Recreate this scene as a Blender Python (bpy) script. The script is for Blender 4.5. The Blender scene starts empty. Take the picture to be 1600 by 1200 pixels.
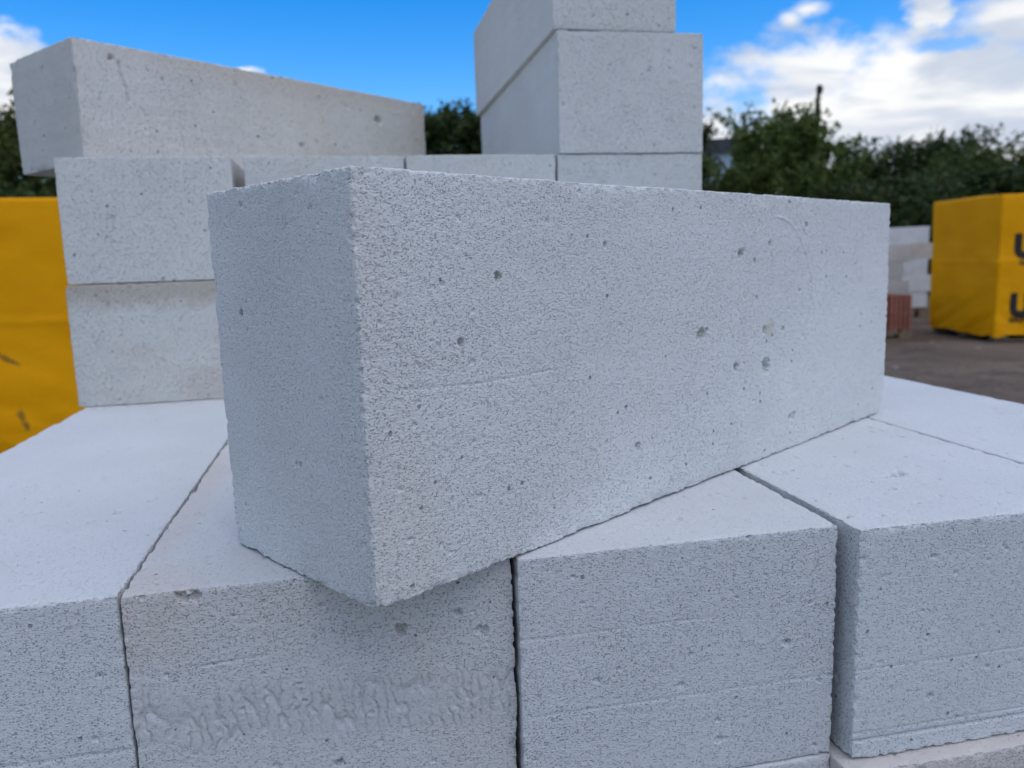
import bpy, math, random
import numpy as np
from mathutils import Matrix, Vector

random.seed(7)
S = bpy.context.scene
C = S.collection

# ------------------------------------------------------------------ camera
cam_d = bpy.data.cameras.new('camera')
cam = bpy.data.objects.new('camera', cam_d)
C.objects.link(cam)
CR = Vector((0.97960538, -0.19843195, -0.03159216))
CU = Vector((0.06133785, 0.14559908, 0.98744042))
CF = Vector((0.19133994, 0.96923974, -0.15480103))
CL = Vector((-0.01978075, -0.80406047, 0.15845684))
cam.matrix_world = Matrix(((CR.x, CU.x, -CF.x, CL.x), (CR.y, CU.y, -CF.y, CL.y),
                           (CR.z, CU.z, -CF.z, CL.z), (0, 0, 0, 1)))
cam_d.sensor_width = 36
cam_d.lens = 1237.56 / 1600 * 36
cam_d.clip_start = 0.02
cam_d.clip_end = 2000
cam_d.dof.use_dof = True
cam_d.dof.focus_distance = 0.43
cam_d.dof.aperture_fstop = 10.5
S.camera = cam

# ------------------------------------------------------------------ sky and sun
SUN_EL, SUN_AZ = 62, 140          # degrees; azimuth from +Y towards +X
SKY_STRENGTH = 0.12
w = bpy.data.worlds.new('World')
S.world = w
w.use_nodes = True
w.cycles.sampling_method = 'MANUAL'
w.cycles.sample_map_resolution = 512
nt = w.node_tree
nt.nodes.clear()


def nmath(t, op, a, b=None, c=None, clamp=False):
    n = t.nodes.new('ShaderNodeMath')
    n.operation = op
    n.use_clamp = clamp
    for i, v in enumerate((a, b, c)):
        if v is None:
            continue
        if isinstance(v, (int, float)):
            n.inputs[i].default_value = v
        else:
            t.links.new(v, n.inputs[i])
    return n.outputs[0]


def nramp(t, v, lo, hi, a=0.0, b=1.0, smooth=True):
    n = t.nodes.new('ShaderNodeMapRange')
    n.interpolation_type = 'SMOOTHSTEP' if smooth else 'LINEAR'
    t.links.new(v, n.inputs[0])
    for i, q in enumerate((lo, hi, a, b)):
        n.inputs[i + 1].default_value = q
    return n.outputs[0]


def nnoise(t, vec, scale, detail=3, rough=0.5, dist=0.0):
    n = t.nodes.new('ShaderNodeTexNoise')
    if vec is not None:
        t.links.new(vec, n.inputs['Vector'])
    n.inputs['Scale'].default_value = scale
    n.inputs['Detail'].default_value = detail
    n.inputs['Roughness'].default_value = rough
    n.inputs['Distortion'].default_value = dist
    return n.outputs[0]


def nmix(t, fac, a, b, mode='MIX'):
    n = t.nodes.new('ShaderNodeMix')
    n.data_type = 'RGBA'
    n.blend_type = mode
    for sock, v in ((n.inputs[0], fac), (n.inputs[6], a), (n.inputs[7], b)):
        if isinstance(v, (int, float)):
            sock.default_value = v
        elif isinstance(v, tuple):
            sock.default_value = (*v, 1) if len(v) == 3 else v
        else:
            t.links.new(v, sock)
    return n.outputs[2]


def nmap(t, vec, scale=(1, 1, 1), loc=(0, 0, 0)):
    n = t.nodes.new('ShaderNodeMapping')
    t.links.new(vec, n.inputs[0])
    n.inputs['Scale'].default_value = scale
    n.inputs['Location'].default_value = loc
    return n.outputs[0]


sky = nt.nodes.new('ShaderNodeTexSky')
sky.sky_type = 'NISHITA'
sky.sun_disc = False
sky.sun_elevation = math.radians(SUN_EL)
sky.sun_rotation = math.radians(SUN_AZ)
sky.altitude = 0
sky.air_density = 1.0
sky.dust_density = 0.3
sky.ozone_density = 3.0
hs = nt.nodes.new('ShaderNodeHueSaturation')
hs.inputs['Hue'].default_value = 0.508
hs.inputs['Saturation'].default_value = 1.5
hs.inputs['Value'].default_value = 1.52
nt.links.new(sky.outputs[0], hs.inputs['Color'])
tc = nt.nodes.new('ShaderNodeTexCoord')
sep = nt.nodes.new('ShaderNodeSeparateXYZ')
nt.links.new(tc.outputs['Generated'], sep.inputs[0])
az = nmath(nt, 'MULTIPLY', nmath(nt, 'ARCTAN2', sep.outputs[0], sep.outputs[1]), 57.2958)
el = nmath(nt, 'MULTIPLY', nmath(nt, 'ARCSINE', sep.outputs[2]), 57.2958)
# clouds lie in flat layers: stretch the noise sideways low over the horizon
cvec = nmap(nt, tc.outputs['Generated'], (1, 1, 1.9))
n_big = nnoise(nt, cvec, 3.0, 4, 0.55)
n_mid = nnoise(nt, cvec, 9.0, 5, 0.58, 0.3)
n_fine = nnoise(nt, cvec, 34.0, 4, 0.6, 0.3)


def blob(a0, e0, ra, re, soft=0.55):
    dx = nmath(nt, 'DIVIDE', nmath(nt, 'SUBTRACT', az, a0), ra)
    dy = nmath(nt, 'DIVIDE', nmath(nt, 'SUBTRACT', el, e0), re)
    d = nmath(nt, 'SQRT', nmath(nt, 'ADD', nmath(nt, 'MULTIPLY', dx, dx), nmath(nt, 'MULTIPLY', dy, dy)))
    # distance, made ragged by the noise
    d = nmath(nt, 'ADD', d, nmath(nt, 'MULTIPLY', nmath(nt, 'SUBTRACT', n_mid if ra > 3 else n_fine, 0.5), 1.5 if ra > 3 else 2.2))
    if ra > 3:
        d = nmath(nt, 'ADD', d, nmath(nt, 'MULTIPLY', nmath(nt, 'SUBTRACT', n_fine, 0.5), 0.35))
    return nramp(nt, d, 1.0 + soft * 0.35, 1.0 - soft * 0.65)


cl = blob(38.5, 6.0, 16.5, 7.2, 0.45)
for args in ((38.2, 13.9, 1.5, 1.6, 0.9), (44.0, 12.6, 4.6, 1.8, 0.9), (31.4, 14.9, 1.1, 0.5, 1.6), (30.3, 14.4, 0.7, 0.6, 1.6),
             (-20.6, 10.0, 4.9, 4.0, 0.35), (-5.9, 12.0, 1.1, 0.9, 0.5)):
    cl = nmath(nt, 'MAXIMUM', cl, blob(*args))
hole = blob(39.5, 11.9, 2.2, 0.5, 1.0)
cl = nmath(nt, 'MULTIPLY', cl, nmath(nt, 'SUBTRACT', 1.0, nmath(nt, 'MULTIPLY', hole, 0.75)))
# unseen sky is made cloudier to whiten the skylight, with the clear patch ahead
clear = nmath(nt, 'SQRT', nmath(nt, 'ADD',
              nmath(nt, 'POWER', nmath(nt, 'DIVIDE', nmath(nt, 'SUBTRACT', az, 9.0), 40.0), 2.0),
              nmath(nt, 'POWER', nmath(nt, 'DIVIDE', nmath(nt, 'SUBTRACT', el, 12.0), 16.0), 2.0)))
gen = nmath(nt, 'ADD', nmath(nt, 'MULTIPLY', n_big, 0.55), nmath(nt, 'MULTIPLY', n_mid, 0.45))
gen = nramp(nt, gen, 0.43, 0.56)
gen = nmath(nt, 'MULTIPLY', gen, nramp(nt, clear, 0.95, 1.5))
cl = nmath(nt, 'MAXIMUM', cl, gen)
streak = nnoise(nt, nmap(nt, tc.outputs['Generated'], (1, 1, 4.0), (3, 1, 2)), 6.0, 4, 0.5, 0.4)
shade = nramp(nt, streak, 0.36, 0.6)
cloud_col = nmix(nt, shade, (0.60, 0.67, 0.79), (1.0, 1.0, 1.0))
bg_sky = nt.nodes.new('ShaderNodeBackground')
bg_sky.inputs[1].default_value = SKY_STRENGTH
nt.links.new(hs.outputs[0], bg_sky.inputs[0])
bg_cl = nt.nodes.new('ShaderNodeBackground')
bg_cl.inputs[1].default_value = 0.92
nt.links.new(cloud_col, bg_cl.inputs[0])
mixs = nt.nodes.new('ShaderNodeMixShader')
nt.links.new(cl, mixs.inputs[0])
nt.links.new(bg_sky.outputs[0], mixs.inputs[1])
nt.links.new(bg_cl.outputs[0], mixs.inputs[2])
wo = nt.nodes.new('ShaderNodeOutputWorld')
nt.links.new(mixs.outputs[0], wo.inputs[0])

# sun veiled by cloud: weak and wide
sl = bpy.data.lights.new('sun', 'SUN')
sl.energy = 0.9
sl.angle = math.radians(60)
sl.color = (1.0, 0.94, 0.84)
so = bpy.data.objects.new('sun', sl)
C.objects.link(so)
e_, a_ = math.radians(SUN_EL), math.radians(SUN_AZ)
sd = Vector((math.sin(a_) * math.cos(e_), math.cos(a_) * math.cos(e_), math.sin(e_)))
so.rotation_euler = (-sd).to_track_quat('-Z', 'Y').to_euler()
so.location = (0, 0, 12)

S.view_settings.view_transform = 'Standard'
S.view_settings.look = 'None'
S.view_settings.exposure = 0.13
S.view_settings.gamma = 1.0
S.view_settings.use_curve_mapping = False
S.render.engine = 'CYCLES'
S.cycles.use_denoising = True
S.cycles.max_bounces = 5
S.cycles.diffuse_bounces = 3
S.cycles.use_adaptive_sampling = True
S.cycles.adaptive_threshold = 0.02

GZ = -0.704          # ground level; z = 0 is the top of the stack in front

# ------------------------------------------------------------------ helpers


def tag(o, label, cat, group=None):
    o['label'] = label
    o['category'] = cat
    if group:
        o['group'] = group
    return o


def empty(name, loc=(0, 0, 0), rz=0.0):
    o = bpy.data.objects.new(name, None)
    o.empty_display_size = 0.1
    C.objects.link(o)
    o.location = loc
    o.rotation_euler = (0, 0, rz)
    return o


def link_mesh(name, me, mat, parent=None):
    if mat is not None and not me.materials:
        me.materials.append(mat)
    o = bpy.data.objects.new(name, me)
    C.objects.link(o)
    if parent is not None:
        o.parent = parent
    return o


def mesh_np(name, co, quads, ngons=(), smooth=True, tris=None):
    """mesh from numpy vertices + quads (+ a few n-gons)"""
    me = bpy.data.meshes.new(name)
    co = np.asarray(co, np.float32)
    quads = np.asarray(quads, np.int32).reshape(-1, 4)
    parts = [quads.ravel()]
    tot = [np.full(len(quads), 4, np.int32)]
    sm = [np.full(len(quads), smooth)]
    for g in ngons:
        parts.append(np.asarray(g, np.int32))
        tot.append(np.array([len(g)], np.int32))
        sm.append(np.array([False]))
    idx = np.concatenate(parts)
    tot = np.concatenate(tot)
    sm = np.concatenate(sm)
    me.vertices.add(len(co))
    me.vertices.foreach_set('co', co.ravel())
    me.loops.add(len(idx))
    me.loops.foreach_set('vertex_index', idx)
    me.polygons.add(len(tot))
    st = np.concatenate(([0], np.cumsum(tot)[:-1])).astype(np.int32)
    me.polygons.foreach_set('loop_start', st)
    me.polygons.foreach_set('use_smooth', sm)
    me.update(calc_edges=True)
    me.validate()
    return me


class MB:
    """small mesh collector for plain parts"""

    def __init__(self):
        self.v, self.f = [], []

    def box(self, c, s, rz=0.0, jit=0.0):
        b = len(self.v)
        cr, sr = math.cos(rz), math.sin(rz)
        for dz in (-.5, .5):
            for dx, dy in ((-.5, -.5), (.5, -.5), (.5, .5), (-.5, .5)):
                x, y, z = dx * s[0], dy * s[1], dz * s[2]
                if jit:
                    x += random.uniform(-jit, jit)
                    y += random.uniform(-jit, jit)
                    z += random.uniform(-jit, jit)
                self.v.append((c[0] + x * cr - y * sr, c[1] + x * sr + y * cr, c[2] + z))
        for q in ((0, 3, 2, 1), (4, 5, 6, 7), (0, 1, 5, 4), (1, 2, 6, 5), (2, 3, 7, 6), (3, 0, 4, 7)):
            self.f.append([b + i for i in q])
        return self

    def tube(self, pts, rad, n=8):
        b = len(self.v)
        for i, p in enumerate(pts):
            p = Vector(p)
            d = (Vector(pts[min(i + 1, len(pts) - 1)]) - Vector(pts[max(i - 1, 0)])).normalized()
            u = d.orthogonal().normalized()
            vv = d.cross(u)
            for k in range(n):
                a = 2 * math.pi * k / n
                self.v.append(tuple(p + (u * math.cos(a) + vv * math.sin(a)) * rad[i]))
        for i in range(len(pts) - 1):
            for k in range(n):
                k2 = (k + 1) % n
                self.f.append([b + i * n + k, b + i * n + k2, b + (i + 1) * n + k2, b + (i + 1) * n + k])
        self.f.append([b + k for k in range(n)][::-1])
        self.f.append([b + (len(pts) - 1) * n + k for k in range(n)])
        return self

    def mesh(self, name, smooth=False, bevel=0.0):
        me = bpy.data.meshes.new(name)
        me.from_pydata(self.v, [], self.f)
        if smooth:
            me.polygons.foreach_set('use_smooth', [True] * len(me.polygons))
        if bevel:
            import bmesh
            bm = bmesh.new()
            bm.from_mesh(me)
            bmesh.ops.bevel(bm, geom=bm.edges[:], offset=bevel, segments=1, affect='EDGES')
            bm.to_mesh(me)
            bm.free()
        me.update()
        return me

    def build(self, name, mat, parent=None, smooth=False, bevel=0.0):
        return link_mesh(name, self.mesh(name, smooth, bevel), mat, parent)


# numpy noise ------------------------------------------------------
def _hash(ix, iy, iz, seed):
    h = (ix.astype(np.int64) * 374761393 + iy.astype(np.int64) * 668265263 + iz.astype(np.int64) * 2147483647
         + np.int64(seed) * 1274126177) & 0xFFFFFFFF
    h = ((h ^ (h >> 13)) * 1274126177) & 0xFFFFFFFF
    h = ((h ^ (h >> 16)) * 2246822519) & 0xFFFFFFFF
    h = h ^ (h >> 15)
    return (h & 0xFFFFFF).astype(np.float32) / np.float32(0xFFFFFF)


def noise3(p, freq, seed=0):
    q = p * np.asarray(freq, np.float32)
    i = np.floor(q).astype(np.int64)
    f = (q - i).astype(np.float32)
    u = f * f * f * (f * (f * 6 - 15) + 10)
    r = 0
    for dx in (0, 1):
        wx = u[:, 0] if dx else 1 - u[:, 0]
        for dy in (0, 1):
            wy = u[:, 1] if dy else 1 - u[:, 1]
            for dz in (0, 1):
                wz = u[:, 2] if dz else 1 - u[:, 2]
                r = r + wx * wy * wz * _hash(i[:, 0] + dx, i[:, 1] + dy, i[:, 2] + dz, seed)
    return r


def sstep(x, a, b):
    t = np.clip((x - a) / (b - a), 0, 1)
    return t * t * (3 - 2 * t)


def lines(length, s0, s1, edge):
    t = np.linspace(0, length, 4000)
    sp = s0 + (s1 - s0) * t / length
    dd = np.minimum(t, length - t)
    sp = np.minimum(sp, edge + np.maximum(dd - 0.005, 0) * 0.35)
    cum = np.concatenate(([0], np.cumsum((1 / sp)[:-1] * (t[1] - t[0]))))
    n = max(4, int(round(cum[-1])))
    return np.interp(np.linspace(0, cum[-1], n + 1), cum, t)


FACES = {'x-': (0, 0), 'x+': (0, 1), 'y-': (1, 0), 'y+': (1, 1), 'z-': (2, 0), 'z+': (2, 1)}


def block_mesh(name, dims, res, closed=('z-', 'y+'), seed=1, rad=0.0010, edge_amp=0.6, chip=0.35, pit=1.0,
               pits=(), scratches=(), chips=(), band=None, grooves=()):
    """aerated concrete block; local x,y centred, z from 0. res = three (s0, s1, edge) spacings.
    closed: hidden faces made as one n-gon."""
    ax = [lines(dims[i], *res[i]) for i in range(3)]
    n = [len(a) for a in ax]
    key_all, quads_all, ngon_keys = [], [], []

    def key(i, j, k):
        return (i * n[1] + j) * n[2] + k
    for fn, (a, side) in FACES.items():
        b, c = [(1, 2), (2, 0), (0, 1)][a]
        B, Cc = np.meshgrid(np.arange(n[b]), np.arange(n[c]), indexing='ij')
        A = np.full_like(B, (n[a] - 1) if side else 0)
        ijk = [None] * 3
        ijk[a], ijk[b], ijk[c] = A, B, Cc
        K = key(*ijk)
        if fn in closed:
            loop = np.concatenate((K[:-1, 0], K[-1, :-1], K[:0:-1, -1], K[0, :0:-1]))
            ngon_keys.append(loop if side else loop[::-1])
            continue
        q = np.stack((K[:-1, :-1], K[1:, :-1], K[1:, 1:], K[:-1, 1:]), -1).reshape(-1, 4)
        quads_all.append(q if side else q[:, ::-1])
    q = np.concatenate(quads_all)
    cat = np.concatenate([q.ravel()] + [g for g in ngon_keys])
    uk, inv = np.unique(cat, return_inverse=True)
    quads = inv[:q.size].reshape(-1, 4)
    ng, o = [], q.size
    for g in ngon_keys:
        ng.append(inv[o:o + len(g)])
        o += len(g)
    kk = uk % n[2]
    jj = (uk // n[2]) % n[1]
    ii = uk // (n[1] * n[2])
    h = np.array(dims) / 2
    p = np.stack((ax[0][ii] - h[0], ax[1][jj] - h[1], ax[2][kk] - h[2]), -1)
    inner = np.clip(p, -(h - rad), h - rad)
    dv = p - inner
    nrm = dv / np.linalg.norm(dv, axis=1, keepdims=True)
    base = inner + nrm * rad
    dist = np.sort(h - np.abs(p), axis=1)
    e = dist[:, 1]                                   # distance to the nearest edge
    corner = dist[:, 2]
    pf = p.astype(np.float32) + np.float32(seed * 3.71)
    D = (noise3(pf, (420, 420, 700), seed) - 0.5) * 0.00022
    D += (noise3(pf, 14, seed + 1) - 0.5) * 0.0006   # not quite flat
    n1 = noise3(pf, 330, seed + 2)
    n2 = noise3(pf, 110, seed + 3)
    n3 = noise3(pf, 34, seed + 4)
    D += edge_amp * np.exp(-(e / 0.0022) ** 2) * (0.0016 * sstep(n1, 0.35, 0.9) + 0.0007 * sstep(n2, 0.45, 0.95))
    D += chip * np.exp(-(e / 0.0048) ** 2) * 0.004 * sstep(n3 * 0.75 + n2 * 0.25, 0.66, 0.9)
    D += chip * np.exp(-(corner / 0.008) ** 2) * 0.0022 * n2
    dom = np.argmax(np.abs(p) / h + 0, axis=1)
    for a in range(3):
        b, c = [(1, 2), (0, 2), (0, 1)][a]
        for sgn in (-1, 1):
            m = np.where((np.abs(p[:, a] * sgn - h[a]) < 1e-6) & (e > 0.0004))[0]
            if len(m) == 0:
                continue
            U, V = p[m, b], p[m, c]
            add = np.zeros(len(m))
            # scattered pits, cells of two sizes
            for cs, prob, r0, r1, sd_ in ((0.013, 0.22, 0.0006, 0.0012, 11), (0.034, 0.35, 0.0009, 0.0019, 23)):
                cu, cv = np.floor(U / cs).astype(np.int64), np.floor(V / cs).astype(np.int64)
                for du in (-1, 0, 1):
                    for dvv in (-1, 0, 1):
                        iu, iv = cu + du, cv + dvv
                        zz = np.full_like(iu, a * 2 + (sgn > 0))
                        h1 = _hash(iu, iv, zz, seed * 7 + sd_)
                        h2 = _hash(iu, iv, zz, seed * 7 + sd_ + 1)
                        h3 = _hash(iu, iv, zz, seed * 7 + sd_ + 2)
                        h4 = _hash(iu, iv, zz, seed * 7 + sd_ + 3)
                        rr = r0 + (r1 - r0) * h4 ** 2
                        d = np.hypot((U - (iu + h1) * cs) * (0.75 if a != 2 else 0.5), V - (iv + h2) * cs) / rr
                        d = d + (n1[m] - 0.5) * 0.9
                        add = np.maximum(add, np.where(h3 < prob, rr * 1.5 * sstep(d, 1.15, 0.55), 0) * pit)
            D[m] += add
    skin = np.zeros(len(p))
    bite = np.zeros((len(p), 3))
    z0 = p[:, 2] + h[2]
    for (fn, u, v, r, dep) in pits:                    # u along the face from its left end, v up
        a, side = FACES[fn]
        b = 1 if a == 0 else 0
        uu = p[:, b] + h[b]
        vv = z0 if a != 2 else p[:, 1] + h[1]
        m = np.abs(p[:, a] - (h[a] if side else -h[a])) < 1e-6
        d = np.hypot(uu - u, vv - v) / r + (noise3(pf, 500, seed + 9) - 0.5) * 0.9 + (n2 - .5) * .5
        D += np.where(m, 2.3 * dep * sstep(d, 1.1, 0.5), 0)
    for (fn, pts, wd, dep) in scratches:
        a, side = FACES[fn]
        b = 1 if a == 0 else 0
        uu = p[:, b] + h[b]
        vv = z0 if a != 2 else p[:, 1] + h[1]
        m = np.abs(p[:, a] - (h[a] if side else -h[a])) < 1e-6
        best = np.full(len(p), 9.0)
        for (x0, y0), (x1, y1) in zip(pts[:-1], pts[1:]):
            L2 = (x1 - x0) ** 2 + (y1 - y0) ** 2
            t = np.clip(((uu - x0) * (x1 - x0) + (vv - y0) * (y1 - y0)) / L2, 0, 1)
            best = np.minimum(best, np.hypot(uu - x0 - t * (x1 - x0), vv - y0 - t * (y1 - y0)))
        D += np.where(m, dep * sstep(best / wd, 1.0, 0.3) * (0.5 + n2), 0)
    for (cx, cy, cz, r, dep) in chips:                 # broken corners: bite out of the solid
        d = np.sqrt((p[:, 0] + h[0] - cx) ** 2 + (p[:, 1] + h[1] - cy) ** 2 + (z0 - cz) ** 2) / r
        am = dep * sstep(d + (n2 - 0.5) * 0.5 + (n3 - .5) * .3, 1.05, 0.35) * (0.75 + 0.5 * n1)
        to = np.array((h[0] - cx, h[1] - cy, h[2] - cz)) * (1 / np.maximum(h, 1e-6)) * 1.0
        to[1] *= 0.7
        bite += am[:, None] * to / np.linalg.norm(to)
    if band is not None:                               # crust left by the cutting wire
        zb0, zb1, sl_ = band
        uu = p[:, 0] + h[0]
        zc = z0 + sl_ * uu + (noise3(pf, (40, 1, 1), seed + 5) - 0.5) * 0.012
        mk = sstep(zc, zb0 - 0.006, zb0 + 0.004) * (1 - sstep(zc, zb1 - 0.004, zb1 + 0.006))
        mk = mk * (np.abs(p[:, 1] + h[1]) < 1e-6)
        warp = p.copy().astype(np.float32)
        warp[:, 0] += (noise3(pf, (90, 1, 130), seed + 6) - 0.5) * 0.0045 + (noise3(pf, (260, 1, 300), seed + 16) - 0.5) * 0.003
        warp[:, 2] += (noise3(pf, (130, 1, 90), seed + 7) - 0.5) * 0.010
        gx_, gz_ = warp[:, 0] / 0.0056, warp[:, 2] / 0.046
        iu0, iv0 = np.floor(gx_).astype(np.int64), np.floor(gz_).astype(np.int64)
        f1_ = np.full(len(p), 9.0)
        f2_ = np.full(len(p), 9.0)
        hh = np.zeros(len(p))
        for du in (-1, 0, 1):
            for dvv in (-1, 0, 1):
                iu, iv = iu0 + du, iv0 + dvv
                zz = np.zeros_like(iu)
                ddx = gx_ - iu - 0.15 - 0.7 * _hash(iu, iv, zz, seed + 21)
                ddz = gz_ - iv - 0.15 - 0.7 * _hash(iu, iv, zz, seed + 22)
                dd = np.hypot(ddx, ddz)
                tilt = _hash(iu, iv, zz, seed + 23) - 0.5 + ddz * 0.7 + ddx * (_hash(iu, iv, zz, seed + 24) - 0.5)
                closer = dd < f1_
                f2_ = np.where(closer, f1_, np.minimum(f2_, dd))
                hh = np.where(closer, tilt, hh)
                f1_ = np.where(closer, dd, f1_)
        brk = sstep(noise3(pf + 5, (70, 1, 60), seed + 14), 0.15, 0.45)
        crack = brk * np.exp(-((f2_ - f1_) / 0.12) ** 2) * 0.0013
        lump = hh * 0.00015 * brk + (noise3(pf, (420, 1, 300), seed + 18) - 0.5) * 0.0004
        D += mk * (crack - lump - 0.0003)
        skin = np.maximum(skin, mk)
    for (zg, wd, dep, u0, u1) in grooves:
        uu = p[:, 0] + h[0]
        m = (np.abs(p[:, 1] + h[1]) < 1e-6) * sstep(uu, u0, u0 + .01) * (1 - sstep(uu, u1 - .01, u1))
        D += m * dep * sstep(np.abs(z0 - zg) / wd, 1.0, 0.4)
    co = base - nrm * D[:, None] + bite
    co[:, 2] += h[2]
    me = mesh_np(name, co, quads, ng)
    at = me.attributes.new('skin', 'FLOAT', 'POINT')
    at.data.foreach_set('value', skin.astype(np.float32))
    return me


# ------------------------------------------------------------------ materials
def new_mat(name):
    m = bpy.data.materials.new(name)
    m.use_nodes = True
    t = m.node_tree
    b = t.nodes['Principled BSDF']
    return m, t, b


def aac(name, col=(0.66, 0.66, 0.655), pore=1.15, scale=1.0, warm=0.25, warm_col=(0.60, 0.53, 0.44), zs=1.7, bump=1.0, spots=(), holes=(120, 0.80), fade=None,
        stripe=0.0):
    m, t, b = new_mat(name)
    col = (col[0], col[1] * 1.012, col[2])
    b.inputs['Roughness'].default_value = 0.95
    b.inputs['Specular IOR Level'].default_value = 0.15
    tcn = t.nodes.new('ShaderNodeTexCoord')
    oi = t.nodes.new('ShaderNodeObjectInfo')
    off = nmath(t, 'MULTIPLY', oi.outputs['Random'], 13.7)
    vadd = t.nodes.new('ShaderNodeVectorMath')
    vadd.operation = 'ADD'
    t.links.new(tcn.outputs['Object'], vadd.inputs[0])
    t.links.new(off, vadd.inputs[1])
    v = vadd.outputs[0]
    at = t.nodes.new('ShaderNodeAttribute')
    at.attribute_name = 'skin'
    rough = nmath(t, 'SUBTRACT', 1.0, nmath(t, 'MULTIPLY', at.outputs['Fac'], 0.55))
    # grain: short flat ripples left by the wire
    vr = nmap(t, v, (1, 1, zs))
    g1 = nnoise(t, vr, 560 * scale, 1.5, 0.55, 0.0)
    g2 = nnoise(t, vr, 1000 * scale, 1, 0.6, 0.0)
    patch = nramp(t, nnoise(t, v, 26, 1, 0.6), 0.32, 0.66, 0.82, 1.06)
    if fade:      # the pores get finer and fewer along the block
        fx = t.nodes.new('ShaderNodeSeparateXYZ')
        t.links.new(tcn.outputs['Object'], fx.inputs[0])
        patch = nmath(t, 'MULTIPLY', patch, nramp(t, fx.outputs[0], fade[0], fade[1], 1.08, fade[2], False))
    patch = nmath(t, 'MULTIPLY', patch, nramp(t, nnoise(t, v, 7, 1, 0.5), 0.3, 0.7, 0.7, 1.1))
    # the cast upper side (block space) is smoother than the wire-cut faces
    nz = t.nodes.new('ShaderNodeSeparateXYZ')
    t.links.new(tcn.outputs['Normal'], nz.inputs[0])
    patch = nmath(t, 'MULTIPLY', patch, nramp(t, nz.outputs[2], 0.6, 0.95, 1.0, 0.32))
    vp = t.nodes.new('ShaderNodeTexVoronoi')
    vp.inputs['Scale'].default_value = 680 * scale
    wob = t.nodes.new('ShaderNodeVectorMath')
    wob.operation = 'MULTIPLY_ADD'
    t.links.new(g1, wob.inputs[0])
    wob.inputs[1].default_value = (0.0014, 0.0014, 0.0014)
    t.links.new(vr, wob.inputs[2])
    t.links.new(wob.outputs[0], vp.inputs['Vector'])
    ps = t.nodes.new('ShaderNodeSeparateColor')
    t.links.new(vp.outputs['Color'], ps.inputs[0])
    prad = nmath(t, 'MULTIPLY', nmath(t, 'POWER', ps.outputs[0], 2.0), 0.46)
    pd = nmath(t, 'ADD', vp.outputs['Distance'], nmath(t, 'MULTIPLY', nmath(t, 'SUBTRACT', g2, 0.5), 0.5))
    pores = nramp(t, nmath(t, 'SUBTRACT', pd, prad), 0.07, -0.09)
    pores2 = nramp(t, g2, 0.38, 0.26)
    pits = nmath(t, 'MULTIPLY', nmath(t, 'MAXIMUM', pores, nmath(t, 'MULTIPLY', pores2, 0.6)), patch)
    # sparse round holes
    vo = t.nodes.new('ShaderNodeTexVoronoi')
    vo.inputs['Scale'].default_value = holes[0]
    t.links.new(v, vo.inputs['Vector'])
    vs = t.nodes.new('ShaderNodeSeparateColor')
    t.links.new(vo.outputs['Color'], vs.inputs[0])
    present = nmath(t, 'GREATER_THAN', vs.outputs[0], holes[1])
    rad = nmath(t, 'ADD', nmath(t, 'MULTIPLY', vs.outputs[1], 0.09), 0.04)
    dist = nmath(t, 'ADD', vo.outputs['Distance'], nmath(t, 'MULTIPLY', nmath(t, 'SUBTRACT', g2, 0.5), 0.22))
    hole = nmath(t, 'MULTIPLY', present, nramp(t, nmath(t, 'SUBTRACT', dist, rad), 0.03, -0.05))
    # height for the bump
    hgt = nmath(t, 'ADD', nmath(t, 'MULTIPLY', g1, 0.45), nmath(t, 'MULTIPLY', g2, 0.30))
    hgt = nmath(t, 'MULTIPLY', hgt, patch)
    hgt = nmath(t, 'SUBTRACT', hgt, nmath(t, 'MULTIPLY', pits, 0.8))
    hgt = nmath(t, 'MULTIPLY', hgt, rough)
    hgt = nmath(t, 'SUBTRACT', hgt, nmath(t, 'MULTIPLY', hole, 1.3))
    bn = t.nodes.new('ShaderNodeBump')
    bn.inputs['Strength'].default_value = 1.0 * bump
    bn.inputs['Distance'].default_value = 0.0009 * bump / scale
    t.links.new(hgt, bn.inputs['Height'])
    t.links.new(bn.outputs[0], b.inputs['Normal'])
    # colour: slight mottling, beige dust, sawing bands
    mot = nnoise(t, v, 9, 3, 0.6)
    c = nmix(t, nramp(t, mot, 0.3, 0.7), tuple(x * 0.97 for x in col), tuple(min(1, x * 1.03) for x in col))
    bands = nnoise(t, nmap(t, v, (0.6, 0.6, 26)), 3.0, 2, 0.5)
    c = nmix(t, nramp(t, bands, 0.35, 0.7, 0.0, 0.10 + stripe), c, tuple(x * 0.78 for x in col))
    dust = nramp(t, nnoise(t, v, 5.5, 3, 0.62), 0.50, 0.78, 0, warm)
    c = nmix(t, dust, c, warm_col)
    ob = t.nodes.new('ShaderNodeSeparateXYZ')
    t.links.new(tcn.outputs['Object'], ob.inputs[0])
    for (sx, sy, sz, rx, ry, rz, sc, amt) in spots:      # stains with a place of their own (block space)
        ds = []
        for o_, s_, r_ in zip(ob.outputs, (sx, sy, sz), (rx, ry, rz)):
            q = nmath(t, 'DIVIDE', nmath(t, 'SUBTRACT', o_, s_), r_)
            ds.append(nmath(t, 'MULTIPLY', q, q))
        d = nmath(t, 'SQRT', nmath(t, 'ADD', nmath(t, 'ADD', ds[0], ds[1]), ds[2]))
        d = nmath(t, 'ADD', d, nmath(t, 'MULTIPLY', nmath(t, 'SUBTRACT', nnoise(t, v, 60, 4, 0.6), 0.5), 0.9))
        c = nmix(t, nramp(t, d, 1.15, 0.35, 0, amt), c, sc)
    c = nmix(t, nmath(t, 'MULTIPLY', at.outputs['Fac'], 0.5), c, tuple(x * 0.84 for x in col))     # the crust is a little greyer
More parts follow.
